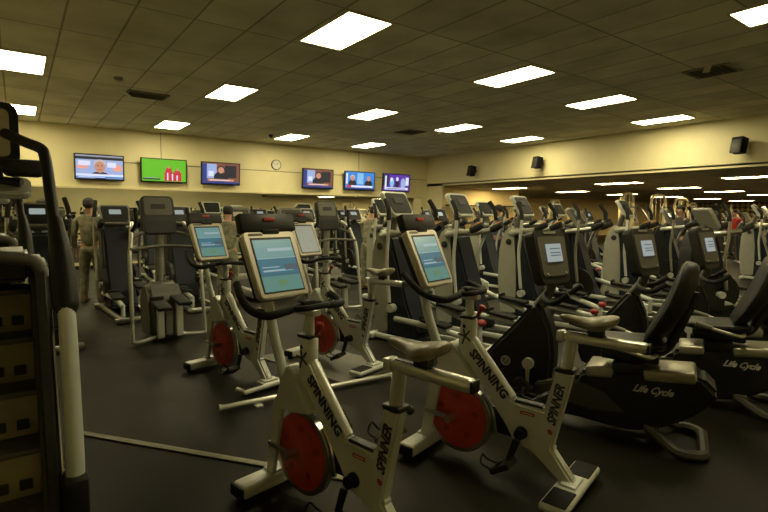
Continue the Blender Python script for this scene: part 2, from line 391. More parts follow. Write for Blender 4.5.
# televisions
def picture(kind):
    """list of (material, shapes) in the unit square, layer by layer"""
    def R(x0, x1, y0, y1): return [(x0, y0), (x1, y0), (x1, y1), (x0, y1)]
    def E(cx, cy, rx, ry, n=14): return [(cx + rx * math.cos(2 * math.pi * k / n), cy + ry * math.sin(2 * math.pi * k / n)) for k in range(n)]
    if kind == 'news': return [('tv_gray', R(0, 1, 0, 1)), ('tv_bluish', R(0, 1, .15, .8)), ('tv_dark', R(0, 1, .82, .93)), ('tv_pink', E(.13, .5, .12, .1)), ('tv_white', R(.05, .3, .55, .75)), ('tv_pink', E(.88, .48, .11, .16)), ('tv_white', R(.66, .85, .5, .72)), ('tv_dark', E(.5, .14, .2, .16)), ('tv_hair', E(.5, .66, .13, .17)), ('tv_skin', E(.5, .5, .115, .25)), ('tv_dark', R(.44, .48, .54, .57)), ('tv_dark', R(.52, .56, .54, .57)), ('tv_brown', R(.46, .54, .38, .4)), ('tv_white', R(0, 1, .10, .2)), ('tv_blue', R(0, 1, .03, .1)), ('tv_white', R(.05, .6, .05, .08))]
    if kind == 'football': return [('tv_green', R(0, 1, 0, 1)), ('tv_dark', R(.02, .4, .06, .12)), ('tv_red', R(.5, .9, .02, .42)), ('tv_red', E(.6, .45, .08, .22)), ('tv_skin', E(.6, .66, .03, .06)), ('tv_white', R(.56, .59, .05, .4)), ('tv_red', E(.8, .38, .08, .17)), ('tv_skin', E(.8, .56, .03, .06)), ('tv_white', R(.78, .81, .05, .3)), ('tv_white', R(.67, .7, .05, .36)), ('tv_gray', R(.05, .35, .13, .16))]
    if kind == 'desk': return [('tv_brown', R(0, 1, 0, 1)), ('tv_navy', R(0, .12, .1, .95)), ('tv_bluish', R(.12, .38, .25, .95)), ('tv_white', R(.16, .3, .35, .6)), ('tv_dark', R(.6, .92, .3, .9)), ('tv_dark', E(.5, .32, .2, .26)), ('tv_dark', E(.5, .72, .1, .16)), ('tv_skin', E(.5, .66, .08, .16)), ('tv_skin', R(.15, .85, .12, .22)), ('tv_white', R(.2, .75, .15, .18)), ('tv_navy', R(0, 1, 0, .09))]
    if kind == 'panel': return [('tv_blue', R(0, 1, 0, 1)), ('tv_cyan', R(.4, .62, .3, .95)), ('tv_white', R(.02, .08, .3, .9)), ('tv_dark', E(.24, .3, .14, .26)), ('tv_hair', E(.24, .68, .08, .16)), ('tv_skin', E(.24, .62, .065, .14)), ('tv_dark', E(.8, .3, .14, .26)), ('tv_skin', E(.8, .64, .065, .15)), ('tv_white', R(.05, .95, .1, .22)), ('tv_red', R(.05, .2, .1, .22)), ('tv_navy', R(0, 1, 0, .08))]
    return [('tv_purple', R(0, 1, 0, 1)), ('tv_dark', R(0, .2, .3, .95)), ('tv_white', R(.05, .12, .2, .9)), ('tv_cyan', E(.32, .5, .08, .3)), ('tv_white', E(.3, .68, .05, .13)), ('tv_dark', E(.52, .45, .07, .35)), ('tv_white', E(.52, .72, .05, .13)), ('tv_bluish', E(.75, .45, .1, .35)), ('tv_white', R(.85, .97, .35, .85)), ('tv_white', R(.05, .95, .06, .2)), ('tv_navy', R(.15, .85, .1, .14)), ('tv_purple', R(.6, .66, .3, .9))]
def tv(x0, x1, kind, label):
    w, h = x1 - x0, .69; cx = (x0 + x1) / 2
    t = thing('wall_television', label, 'television', (cx, YB, 2.745), 0, 'televisions on the back wall'); tl = Matrix.Rotation(D(5), 4, 'X')
    m = MB(); m.box((0, -.06, 0), (.3, .12, .3), .01).box((0, -.02, 0), (.4, .03, .42), .01); m.build('wall_mount', 'dark_plastic', t)
    m = MB(); m.box((0, -.15, 0), (w, .06, h), .012, rot=tl); m.build('casing', 'black_plastic', t)
    m = MB(); pic = picture(kind); names = []
    W, H = w - .07, h - .075
    for i, (mn, pts) in enumerate(pic):
        if mn not in names: names.append(mn)
        q = bmesh.new(); vs = [q.verts.new(((px - .5) * W, -.0315 - i * .0006, (py - .5) * H + .008)) for px, py in pts]; q.faces.new(vs)
        m.mat(names.index(mn)); m._add(q, Matrix.Translation((0, -.15, 0)) @ tl)
    m.build('screen', names, t, smooth=False)
tv(1.27, 2.45, 'news', 'leftmost television showing a news face close-up')
tv(2.86, 4.11, 'football', 'television showing red football players on a green field')
tv(4.52, 5.72, 'desk', 'television showing a man at a desk, left of the wall clock')
tv(7.89, 9.11, 'desk', 'television showing a man at a desk, right of the wall clock')
tv(9.57, 10.90, 'panel', 'television showing two people on a bright blue background')
tv(11.27, 12.60, 'crowd', 'rightmost television with a purple picture, nearest the room corner')
t = thing('wall_clock', 'round white wall clock between two televisions', 'clock', (7.01, YB, 3.14))
MB().lathe([(0, .17), (-.04, .17), (-.05, .155), (-.04, .15)], (0, 0, 0), 'y', 36).build('rim', 'black_plastic', t)
m = MB(); m.lathe([(-.041, .15), (-.043, .15)], (0, 0, 0), 'y', 36); m.mat(1)
for k in range(12):
    a = D(30 * k); m.box((.128 * math.sin(a), -.045, .128 * math.cos(a)), (.008, .003, .025), rot=(0, a, 0))
m.build('face', ['clock_face', 'decal_black'], t)
m = MB(); m.box((.03, -.048, .035), (.012, .003, .09), rot=(0, D(40), 0)).box((-.05, -.05, .02), (.008, .003, .12), rot=(0, D(-70), 0)); m.build('hands', 'decal_black', t)
def speaker(y, z, label):
    t = thing('wall_speaker', label, 'speaker', (XR, y, z), 0, 'speakers on the right wall')
    MB().box((-.04, 0, 0), (.08, .08, .1), .01).cyl((-.05, 0, 0), (-.16, 0, .0), .02).build('bracket', 'black_plastic', t)
    rot = (0, D(12), D(-14))
    MB().box((-.24, 0, 0), (.22, .26, .36), .02, rot=rot).build('cabinet', 'speaker_black', t)
    MB().box((-.352, .03, -.02), (.012, .22, .32), .005, rot=rot).build('grille', 'dark_plastic', t)
speaker(12.89, 3.12, 'leftmost black wall speaker, nearest the room corner')
speaker(10.04, 3.20, 'middle black wall speaker on the cream soffit')
speaker(4.52, 3.16, 'rightmost black wall speaker, nearest the right edge')

# floor strip, bar and mat
m = MB(); a = Vector((.22, 4.07, .006)); b2 = Vector((1.5, 2.35, .006)); d = b2 - a
m.box((a + b2) / 2, (d.length, .05, .012), .004, rot=(0, 0, math.atan2(d.y, d.x))); tag(m.build('floor_strip', 'strip'), 'pale cable cover strip across the dark floor at lower left', 'floor strip')
m = MB(); m.cyl((1.22, 3.78, .035), (3.05, 3.63, .035), .022).cyl((1.22, 3.78, .035), (1.2, 3.782, .035), .03).cyl((3.05, 3.63, .035), (3.07, 3.628, .035), .03).box((1.5, 3.757, .008), (.06, .12, .016), .003).box((2.8, 3.65, .008), (.06, .12, .016), .003)
tag(m.build('floor_bar', 'frame_bright'), 'long thin silver bar on the floor behind the nearest spin bike', 'floor bar')

# ------------------------------------------------------------ spin bikes
def make_bike():
    t = thing('spin_bike', '', 'exercise bike', group='spin bikes with tall screens')
    # stabilisers
    for y, nm in ((0., 'rear_stabilizer'), (.95, 'front_stabilizer')):
        m = MB(); m.box((0, y, .058 if y > .5 else .046), (.52, .125, .072) if y > .5 else (.60, .15, .048), .022, seg=3); m.box((0, y, .097 if y > .5 else .075), (.14, .09, .02), .006); s_ = m.build(nm, 'frame_silver', t)
        for sx in (-1, 1):
            (MB().box((sx * .265, y, .058), (.02, .118, .066), .009) if y > .5 else MB().box((sx * .19, y, .064), (.185, .125, .020), .008, seg=3)).cyl((sx * .24, y, 0), (sx * .24, y, .03), .025).build('end_cap', 'black_rubber', s_)
            if y > .5: MB().cyl((sx * .17, y + .065, .035), (sx * .20, y + .065, .035), .032).cyl((sx * .18, y + .03, .04), (sx * .18, y + .065, .035), .01).build('transport_wheel', 'black_rubber', s_)
    # main frame with lettering
    m = MB()
    out = [(.72, .66), (.70, .77), (.61, .79), (.345, .46), (.16, .45), (.095, .70), (.005, .69), (.105, .24), (-.03, .075), (.05, .06), (.22, .19), (.33, .215), (.39, .31), (.65, .63)]
    m.prism(out, 'x', -.035, .035, .014, 2)
    m.mat(1); m.tube([(0, .635, .785), (0, .36, .468)], .030, 12, False); m.tube([(0, .155, .24), (0, .0, .085)], .026, 12, False)
    m.mat(2)
    m.box((0, .25, .462), (.05, .17, .02), .006)
    for sx in (-1, 1):
        X = sx * .0358
        dn = Vector((0, -.305, -.31)).normalized(); upv = Vector((0, -.09, .45)).normalized()
        nrm = (sx, 0, 0)
        c = (X, .500, .592)
        m.mat(2); m.text('SPINNING', .078, c, dn if sx < 0 else -dn, nrm, 0, .045, .94)
        m.text('SPINNER', .070, (X, .088, .50), upv, nrm, .3, .04, .88)
        m.mat(3); m.text('e', .06, (X, .122, .335), upv, nrm, .3, .03, 1.)
        m.box((X, .25, .41), (.002, .085, .02), 0, rot=(D(0), 0, 0))
        m.mat(4); m.box((X * 1.03, .25, .41), (.002, .065, .006))
    m.build('frame', ['frame_silver', 'frame_bright', 'decal_black', 'decal_red', 'decal_white'], t)
    # head tube with star mark
    m = MB(); m.loft([[(x * .045 * k, .665 + y * .058 * k + dy, z) for x, y in [(math.cos(a), math.sin(a)) for a in [2 * math.pi * i / 20 for i in range(20)]]] for z, k, dy in ((.68, 1.0, 0), (.78, 1., 0), (.90, .9, -.01), (.91, .8, -.01))])
    m.mat(1)
    for sx in (-1, 1):
        X = sx * .0445
        for a_, l_ in ((10, .05), (75, .045), (130, .05), (215, .045), (290, .055)):
            a = D(a_); m.box((X, .66 + math.cos(a) * l_ / 2, .80 + math.sin(a) * l_ / 2), (.004, l_, .010), rot=(a, 0, 0))
        m.sph((X, .668, .86), (.004, .012, .012), 8)
    m.mat(2); m.box((0, .66, .915), (.085, .10, .02), .008)
    h = m.build('head_tube', ['frame_silver', 'decal_black', 'black_plastic'], t)
    MB().cyl((0, .60, .93), (0, .575, .97), .012).cyl((0, .575, .97), (0, .565, .995), .021, bev=.005).build('tension_knob', 'red', h)
    # handlebar
    m = MB(); m.tube([(0, .655, .90), (0, .655, 1.04)], .026, 12, False); m.box((0, .67, 1.04), (.06, .16, .035), .012); p = m.build('handlebar_post', 'frame_silver', t)
    m = MB()
    pts = [(-.20, 1.02, 1.17), (-.235, .93, 1.12), (-.25, .82, 1.065), (-.23, .70, 1.045), (-.13, .67, 1.06), (0, .69, 1.075), (.13, .66, 1.06), (.25, .69, 1.05), (.30, .77, 1.06), (.31, .85, 1.08)]
    m.tube(pts, .021, 10); m.tube([(-.09, .67, 1.065), (-.07, .60, 1.075), (.07, .60, 1.075), (.09, .67, 1.065)], .016, 8)
    m.box((0, .68, 1.085), (.08, .06, .03), .01)
    m.build('handlebar', 'black_rubber', t)
    # fork and cover
    for sx in (-1, 1):
        m = MB(); m.prism([(.80, .56), (.89, .54), (.975, .08), (.905, .08)], 'x', sx * .055 - .012, sx * .055 + .012, .006)
        m.build('fork_leg', 'frame_silver', t)
        m = MB(); m.prism([(.76, .285), (.93, .29), (.93, .262), (.76, .255)], 'x', sx * .075 - .01, sx * .075 + .01, .004); m.cyl((sx * .03, .735, .27), (sx * .115, .735, .27), .022, n=12); m.build('axle_bracket', 'steel', t)
    m = MB(); m.prism([(.765, .75), (.73, .74), (.67, .66), (.575, .535), (.585, .525), (.87, .485), (.885, .50), (.82, .66)], 'x', -.072, .072, .016, 3); m.build('fork_cover', 'frame_silver', t)
    # flywheel
    m = MB(); m.lathe([(-.014, .155), (-.017, .20), (-.017, .232), (.017, .232), (.017, .20), (.014, .155)], (0, .72, .27), 'x', 48); fwh = m.build('flywheel', 'steel', t)
    m = MB(); m.lathe([(-.024, .03), (-.024, .06), (-.018, .09), (-.018, .205), (.018, .205), (.018, .09), (.024, .06), (.024, .03)], (0, .72, .27), 'x', 40); 
    m.mat(1)
    for k in range(5):
        a = D(72 * k + 20); 
        for sx in (-1, 1): m.cyl((sx * .017, .72 + .13 * math.cos(a), .27 + .13 * math.sin(a)), (sx * .021, .72 + .13 * math.cos(a), .27 + .13 * math.sin(a)), .022, n=12)
    m.build('wheel_disc', ['red_disc', 'red'], fwh)
    m = MB(); m.tube([(0, .56, .44), (0, .50, .36), (0, .47, .22)], .022, 8, flat=.5); m.cyl((.03, .80, .50), (.03, .60, .44), .012); m.build('brake_caliper', 'chrome', t)
    # chain guard and cranks
    m = MB(); g = []
    for k in range(11): a = D(90 + 18 * k); g.append((.28 + .085 * math.cos(a), .29 + .085 * math.sin(a)))
    for k in range(9): a = D(-80 + 20 * k); g.append((.72 + .075 * math.cos(a), .27 + .075 * math.sin(a)))
    m.prism(g, 'x', .045, .085, .01); m.build('chain_guard', 'black_plastic', t)
    m = MB(); m.cyl((-.085, .28, .29), (.12, .28, .29), .03, n=18).cyl((-.05, .28, .29), (-.036, .28, .29), .036, n=18); m.build('bottom_bracket', 'black_plastic', t)
    for sx, dy, dz in ((-1, .05, -.165), (1, -.05, .165)):
        cx = sx * .10
        m = MB(); m.prism([(.28 - .022, .29 + .02 * sx), (.28 + .022, .29 + .02 * sx), (.28 + dy + .018, .29 + dz), (.28 + dy - .018, .29 + dz)], 'x', cx - .009, cx + .009, .004); m.build('crank', 'black_plastic', t)
        px, py, pz = sx * .165, .28 + dy, .29 + dz; rot = (D(-32), 0, 0)
        m = MB(); m.box((px, py, pz), (.10, .04, .03), .008, rot=rot)
        for q in (-1, 1): m.box((px + q * .05, py, pz), (.016, .13, .034), .005, rot=rot); m.box((px, py + q * .058 * .85, pz - q * .058 * .53), (.11, .016, .03), .005, rot=rot)
        pd = m.build('pedal', 'black_plastic', t)
        MB().tube([(px - .04, py + .05, pz - .02), (px - .035, py + .12, pz - .01), (px, py + .13, pz + .03), (px + .035, py + .12, pz - .01), (px + .04, py + .05, pz - .02)], .006, 6).build('toe_cage', 'black_rubber', pd)
    # seat post, slider and saddle
    m = MB(); m.cyl((0, .055, .66), (0, .03, .875), .033, n=18); m.mat(1); m.box((0, .05, .70), (.088, .105, .028), .012); sp = m.build('seat_post', ['frame_bright', 'black_plastic'], t)
    MB().cyl((.03, .05, .66), (.09, .05, .655), .009).sph((.095, .05, .655), .022, 10).build('adjuster_knob', 'black_plastic', sp)
    m = MB(); m.box((0, -.14, .888), (.062, .42, .055), .02, seg=3); m.box((0, .085, .888), (.066, .04, .06), .01); m.mat(1); m.box((0, -.352, .888), (.058, .012, .05), .01); m.box((0, -.05, .915), (.03, .2, .008), .003)
    m.build('seat_slider', ['frame_bright', 'black_plastic'], t)
    m = MB(); m.box((0, -.10, .93), (.05, .08, .05), .01).tube([(-.03, -.15, .96), (-.02, -.08, .945), (-.015, .04, .965)], .005, 6).tube([(.03, -.15, .96), (.02, -.08, .945), (.015, .04, .965)], .005, 6); m.build('saddle_clamp', 'black_plastic', t)
    rings = []
    for y, hw, zt, th in ((.125, .008, 1.0, .012), (.11, .026, 1.01, .035), (.06, .034, 1.012, .05), (-.01, .045, 1.01, .06), (-.07, .075, 1.012, .075), (-.12, .11, 1.022, .088), (-.17, .128, 1.032, .095), (-.215, .122, 1.038, .088), (-.25, .09, 1.036, .066), (-.265, .045, 1.028, .03)):
        rg = []
        for k in range(16):
            a = 2 * math.pi * k / 16; x, z = math.cos(a), math.sin(a)
            rg.append((hw * .84 * x, y * .76, zt - th / 2 + (th / 2) * z * (1 if z > 0 else 1 - .35 * (1 - abs(x))) - (0 if z < 0 else .010 * (1 - abs(x)) * (hw / .1))))
        rings.append(rg)
    MB().loft(rings).build('saddle', 'saddle', t)
    # tall screen on a curved post
    m = MB(); m.tube([(-.02, 1.0, 1.12), (-.02, .985, 1.02), (-.02, .94, .86), (-.02, .88, .72), (-.02, .83, .58), (-.02, .82, .52)], .032, 12, flat=.8); m.box((-.02, 1.01, 1.15), (.16, .03, .12), .01, rot=(D(-24), 0, 0)); m.build('screen_post', 'frame_silver', t)
    o = (.025, .965, 1.268); tl = D(25)
    m = MB(); slab(m, o, tl, .35, .39, .05, .03, 0, .01, .93); sc = m.build('screen_bezel', 'bezel', t)
    m = MB(); slab(m, o, tl, .32, .38, .045, .03, .047, .008, .93); m.build('screen_back', 'black_plastic', sc)
    def panel(nm, mt, x0, x1, z0, z1, off, par):
        q = MB(); w_, h_ = x1 - x0, z1 - z0
        qq = MB(); qq.box(((x0 + x1) / 2, off, (z0 + z1) / 2), (w_, .003, h_)); q._add(qq.bm, Matrix.Translation(o) @ Matrix.Rotation(-tl, 4, 'X')); return q.build(nm, mt, par, smooth=False)
    panel('screen_surround', 'black_plastic', -.136, .136, -.168, .158, -.0008, sc)
    q = MB(); names = ['scr_top', 'scr_mid', 'scr_low', 'scr_text', 'scr_green', 'lcd_ink']
    for i, (mi, x0, x1, z0, z1) in enumerate(((0, -.142, .142, .03, .142), (1, -.142, .142, -.075, .03), (2, -.142, .142, -.162, -.075), (3, -.05, .13, .072, .090), (3, -.12, .10, -.048, -.038), (3, -.12, .0, -.025, -.020), (5, -.142, .142, -.068, -.064), (4, -.03, .03, -.13, -.10), (5, .04, .142, -.045, -.01), (3, -.142, .142, .028, .031))):
        b_ = MB(); b_.mi = mi; b_.box(((x0 + x1) / 2 * .9, -.0025 - i * .0004, (z0 + z1) / 2 + .002), ((x1 - x0) * .9, .002, z1 - z0)); 
        for f in b_.bm.faces: f.material_index = mi
        tmp = bpy.data.meshes.new('t'); bmesh.ops.transform(b_.bm, matrix=Matrix.Translation(o) @ Matrix.Rotation(-tl, 4, 'X'), verts=b_.bm.verts); b_.bm.to_mesh(tmp); b_.bm.free(); q.bm.from_mesh(tmp); bpy.data.meshes.remove(tmp)
    q.build('display', names, sc, smooth=False)
    panel('badge', 'gray_plastic', -.14, -.05, .170, .184, -.001, sc)
    m = MB(); m.box((.035, 1.09, 1.49), (.36, .06, .105), .008, rot=(D(-20), 0, 0)); m.box((.035, 1.06, 1.42), (.12, .04, .08), .01); rb = m.build('sensor_bar', 'black_plastic', t)
    MB().box((.035, 1.060, 1.515), (.075, .006, .02), .002, rot=(D(-12), 0, 0)).build('red_badge', 'decal_red', rb)
    return t
bike = make_bike()
def place(o, x, y, rz, label): o.location = (x, y, 0); o.rotation_euler = (0, 0, rz); o['label'] = label
place(bike, 2.41, 1.51, D(14.8), 'silver spin bike with red flywheel, second nearest, its black pedal hanging at centre')
dup(bike, (1.325, 1.64, 0), D(10.8), 'nearest silver spin bike, at bottom centre, its rear cut by the frame')
dup(bike, (1.74, 4.08, 0), D(13), 'silver spin bike on the left with front foot nearest the stepping machine')
pale = dup(bike, (2.76, 3.9, .0125), D(16), 'spin bike with a blank pale screen, behind the nearest bike on a rubber mat')
for ch in list(pale.children):
    for g in ch.children:
        if g.name.startswith('display'):
            g.data = g.data.copy()
            for i in range(len(g.data.materials)): g.data.materials[i] = M['scr_pale']
m = MB(); m.box((2.55, 4.45, .006), (.75, 1.35, .012), .004, rot=(0, 0, D(14))); tag(m.build('rubber_mat', 'gray_plastic'), 'dark rubber mat under the second-row spin bike', 'mat')

# ------------------------------------------------------------ recumbent bikes
def make_recumbent():
    t = thing('recumbent_bike', '', 'exercise bike', group='recumbent bikes on the right')
    # feet: a closed loop at the rear, a bar at the front
    m = MB(); m.tube([(-.14, .14, .12), (-.235, -.02, .04), (-.25, -.08, .036), (-.225, -.15, .035), (-.18, -.18, .035), (.18, -.18, .035), (.225, -.15, .035), (.25, -.08, .036), (.235, -.02, .04), (.14, .14, .12)], .034, 8, False); m.box((0, .12, .12), (.34, .1, .06), .02); m.build('rear_foot', 'foot_paint', t)
    m = MB(); m.tube([(-.26, 1.12, .04), (-.1, 1.16, .05), (.1, 1.16, .05), (.26, 1.12, .04)], .038, 10); m.build('front_foot', 'gray_plastic', t)
    # long body
    m = MB()
    side = [(-.25, .42), (-.15, .52), (.05, .53), (.52, .465), (.60, .43), (.62, .37), (.78, .28), (1.0, .22), (1.3, .2), (1.3, .12), (1.0, .08), (.62, .10), (.30, .07), (.12, .10), (-.08, .22), (-.2, .34)]
    m.prism(side, 'x', -.15, .15, .03, 3)
    m.mat(1); m.text('Life Cycle', .068, (-.1512, .13, .385), (0, -1, 0), (-1, 0, 0), .6, .03, .86); m.text('Life Cycle', .068, (.1512, .13, .385), (0, 1, 0), (1, 0, 0), .6, .03, .86)
    m.build('body_shroud', ['black_plastic', 'decal_white'], t)
    m = MB(); m.prism([(.26, .19), (.32, .24), (.42, .33), (.56, .37), (.70, .36), (.90, .30), (.90, .22), (.5, .17)], 'x', -.156, .156, .012); m.build('step_through_cover', 'foot_paint', t)
    for y0, y1 in ((-.12, .19), (.37, .55)):
        MB().box((0, (y0 + y1) / 2, .495 - .09 * (y0 + y1) / 2), (.312, abs(y1 - y0), .082), .022, rot=(D(-5), 0, 0), seg=4).build('silver_rail', 'brushed', t)
    m = MB(); m.box((0, .28, .505), (.30, .20, .09), .02, rot=(D(-5), 0, 0)); m.build('rail_carriage', 'black_plastic', t)
    # pedal housing
    m = MB(); m.prism([(.80, .2), (.78, .50), (.80, .68), (.88, .88), (.95, .89), (1.08, .72), (1.33, .43), (1.36, .34), (1.30, .18)], 'x', -.10, .10, .03, 3)
    m.mat(1); 
    for sx in (-1, 1):
        m.lathe([(sx * .100, .038), (sx * .104, .038), (sx * .104, .028), (sx * .100, .028)], (0, 1.14, .42), 'x', 24); m.tube([(sx * .103, 1.155, .405), (sx * .103, 1.13, .425), (sx * .103, 1.14, .44)], .004, 6)
    m.build('pedal_housing', ['black_plastic', 'decal_white'], t)
    for sx, sg in ((-1, -1), (1, 1)):
        m = MB(); m.cyl((sx * .10, .96, .43), (sx * .145, .96, .43), .042, n=20); m.prism([(.945, .43), (.975, .43), (.972, .43 + sg * .16), (.948, .43 + sg * .16)], 'x', sx * .135 - .01, sx * .135 + .01, .005); m.cyl((sx * .13, .96, .43 + sg * .16), (sx * .17, .96, .43 + sg * .16), .02)
        m.build('crank', 'frame_silver', t)
        pz = .43 + sg * .16
        m = MB(); m.box((sx * .21, .96, pz), (.10, .11, .03), .008); m.prism([(.90, pz), (1.03, pz), (1.04, pz + .05), (1.0, pz + .075)], 'x', sx * .21 - .045, sx * .21 + .045, .01); m.build('pedal', 'black_plastic', t)
    # mast, bars and console
    m = MB(); m.tube([(0, .92, .85), (0, .86, .95), (0, .82, 1.06)], [.05, .04, .035], 12); m.build('mast', 'gray_plastic', t)
    m = MB(); m.tube([(-.27, .66, 1.00), (-.26, .76, .93), (-.15, .85, .93), (0, .87, .95), (.15, .85, .93), (.26, .76, .93), (.27, .66, 1.00)], .022, 10); m.build('handlebar', 'black_rubber', t)
    o = (0, .83, 1.235); tl = D(14)
    m = MB(); slab(m, o, tl, .37, .41, .085, .05, 0, .018, .86); c = m.build('console', 'dark_plastic', t)
    m = MB(); slab(m, (0, .83, 1.24), tl, .31, .30, .012, .025, -.008, .004, .92); m.build('console_face', 'gray_plastic', c)
    m = MB(); slab(m, (0, .83, 1.265), tl, .165, .135, .006, .004, -.012, .001); 
    m.mat(1)
    for z in (.03, .0, -.02): slab(m, (0.01, .83 + z * .24, 1.265 + z), tl, .11, .008, .004, .002, -.0145, 0)
    m.build('display', ['lcd', 'lcd_ink'], c)
    m = MB(); slab(m, (0, .795, 1.105), tl, .16, .04, .012, .01, -.006, .003); m.mat(1); m.sph((-.1, .79, 1.11), (.012, .01, .012), 8); m.sph((.1, .79, 1.11), (.012, .01, .012), 8); m.build('button_row', ['black_plastic', 'mid_gray'], c)
    m = MB(); slab(m, (0, .875, 1.415), tl, .14, .018, .01, .008, -.006, .002); m.build('maker_badge', 'mid_gray', c)
    c.location = Vector((0, .83, 0)) - Matrix.Rotation(D(-24), 3, 'Z') @ Vector((0, .83, 0)); c.rotation_euler = (0, 0, D(-24)); c.scale = (1.08, 1, 1)
    # seat
    m = MB(); m.box((0, .28, .585), (.20, .36, .08), .015); m.build('seat_bracket', 'black_plastic', t)
    rings = []
    for y, hw, z, th in ((.06, .12, .665, .03), (.08, .17, .67, .06), (.2, .205, .66, .075), (.34, .205, .65, .075), (.46, .18, .655, .065), (.52, .12, .65, .045), (.535, .05, .645, .02)):
        rings.append([(hw * math.copysign(abs(math.cos(a)) ** .6, math.cos(a)), y, z + th / 2 * math.copysign(abs(math.sin(a)) ** .7, math.sin(a)) + .015 * abs(math.cos(a))) for a in [2 * math.pi * k / 20 for k in range(20)]])
    MB().loft(rings).build('seat_cushion', 'vinyl', t)
    rings = []
    for s_, hw, th in ((0, .10, .03), (.04, .17, .07), (.15, .215, .09), (.32, .225, .095), (.48, .205, .09), (.58, .17, .075), (.615, .12, .05), (.625, .05, .02)):
        y0, z0 = .17 - s_ * .38, .68 + s_ * .90; bow = .035 * math.sin(min(1, s_ / .6) * math.pi)
        rings.append([(hw * math.copysign(abs(math.cos(a)) ** .6, math.cos(a)), y0 - bow + th * .68 * math.sin(a) + .03 * math.cos(a) ** 2, z0 + th * .2 * math.sin(a)) for a in [2 * math.pi * k / 20 for k in range(20)]])
    MB().loft(rings).build('backrest', 'vinyl', t)
    m = MB(); m.tube([(0, .14, .60), (0, .05, .66), (0, -.06, .95), (0, -.08, 1.05)], .03, 10); m.build('back_support', 'black_plastic', t)
    for sx in (-1, 1):
        m = MB(); m.tube([(sx * .12, .12, .62), (sx * .25, .16, .63), (sx * .265, .28, .655), (sx * .265, .44, .70)], .016, 10); h = m.build('side_handle', 'steel', t)
        MB().tube([(sx * .265, .34, .672), (sx * .265, .45, .703)], .022, 10, False).build('hand_sensor', 'gray_plastic', h)
    return t
rec = make_recumbent()
place(rec, 3.55, 1.48, D(23), 'nearest black recumbent bike, its whole body and looped rear foot in view')
dup(rec, (4.70, 1.35, 0), D(23), 'second recumbent bike, its seat back cut by the right edge of the photo')
dup(rec, (5.80, 1.28, 0), D(23), 'third recumbent bike from the centre, mostly its tilted console visible')

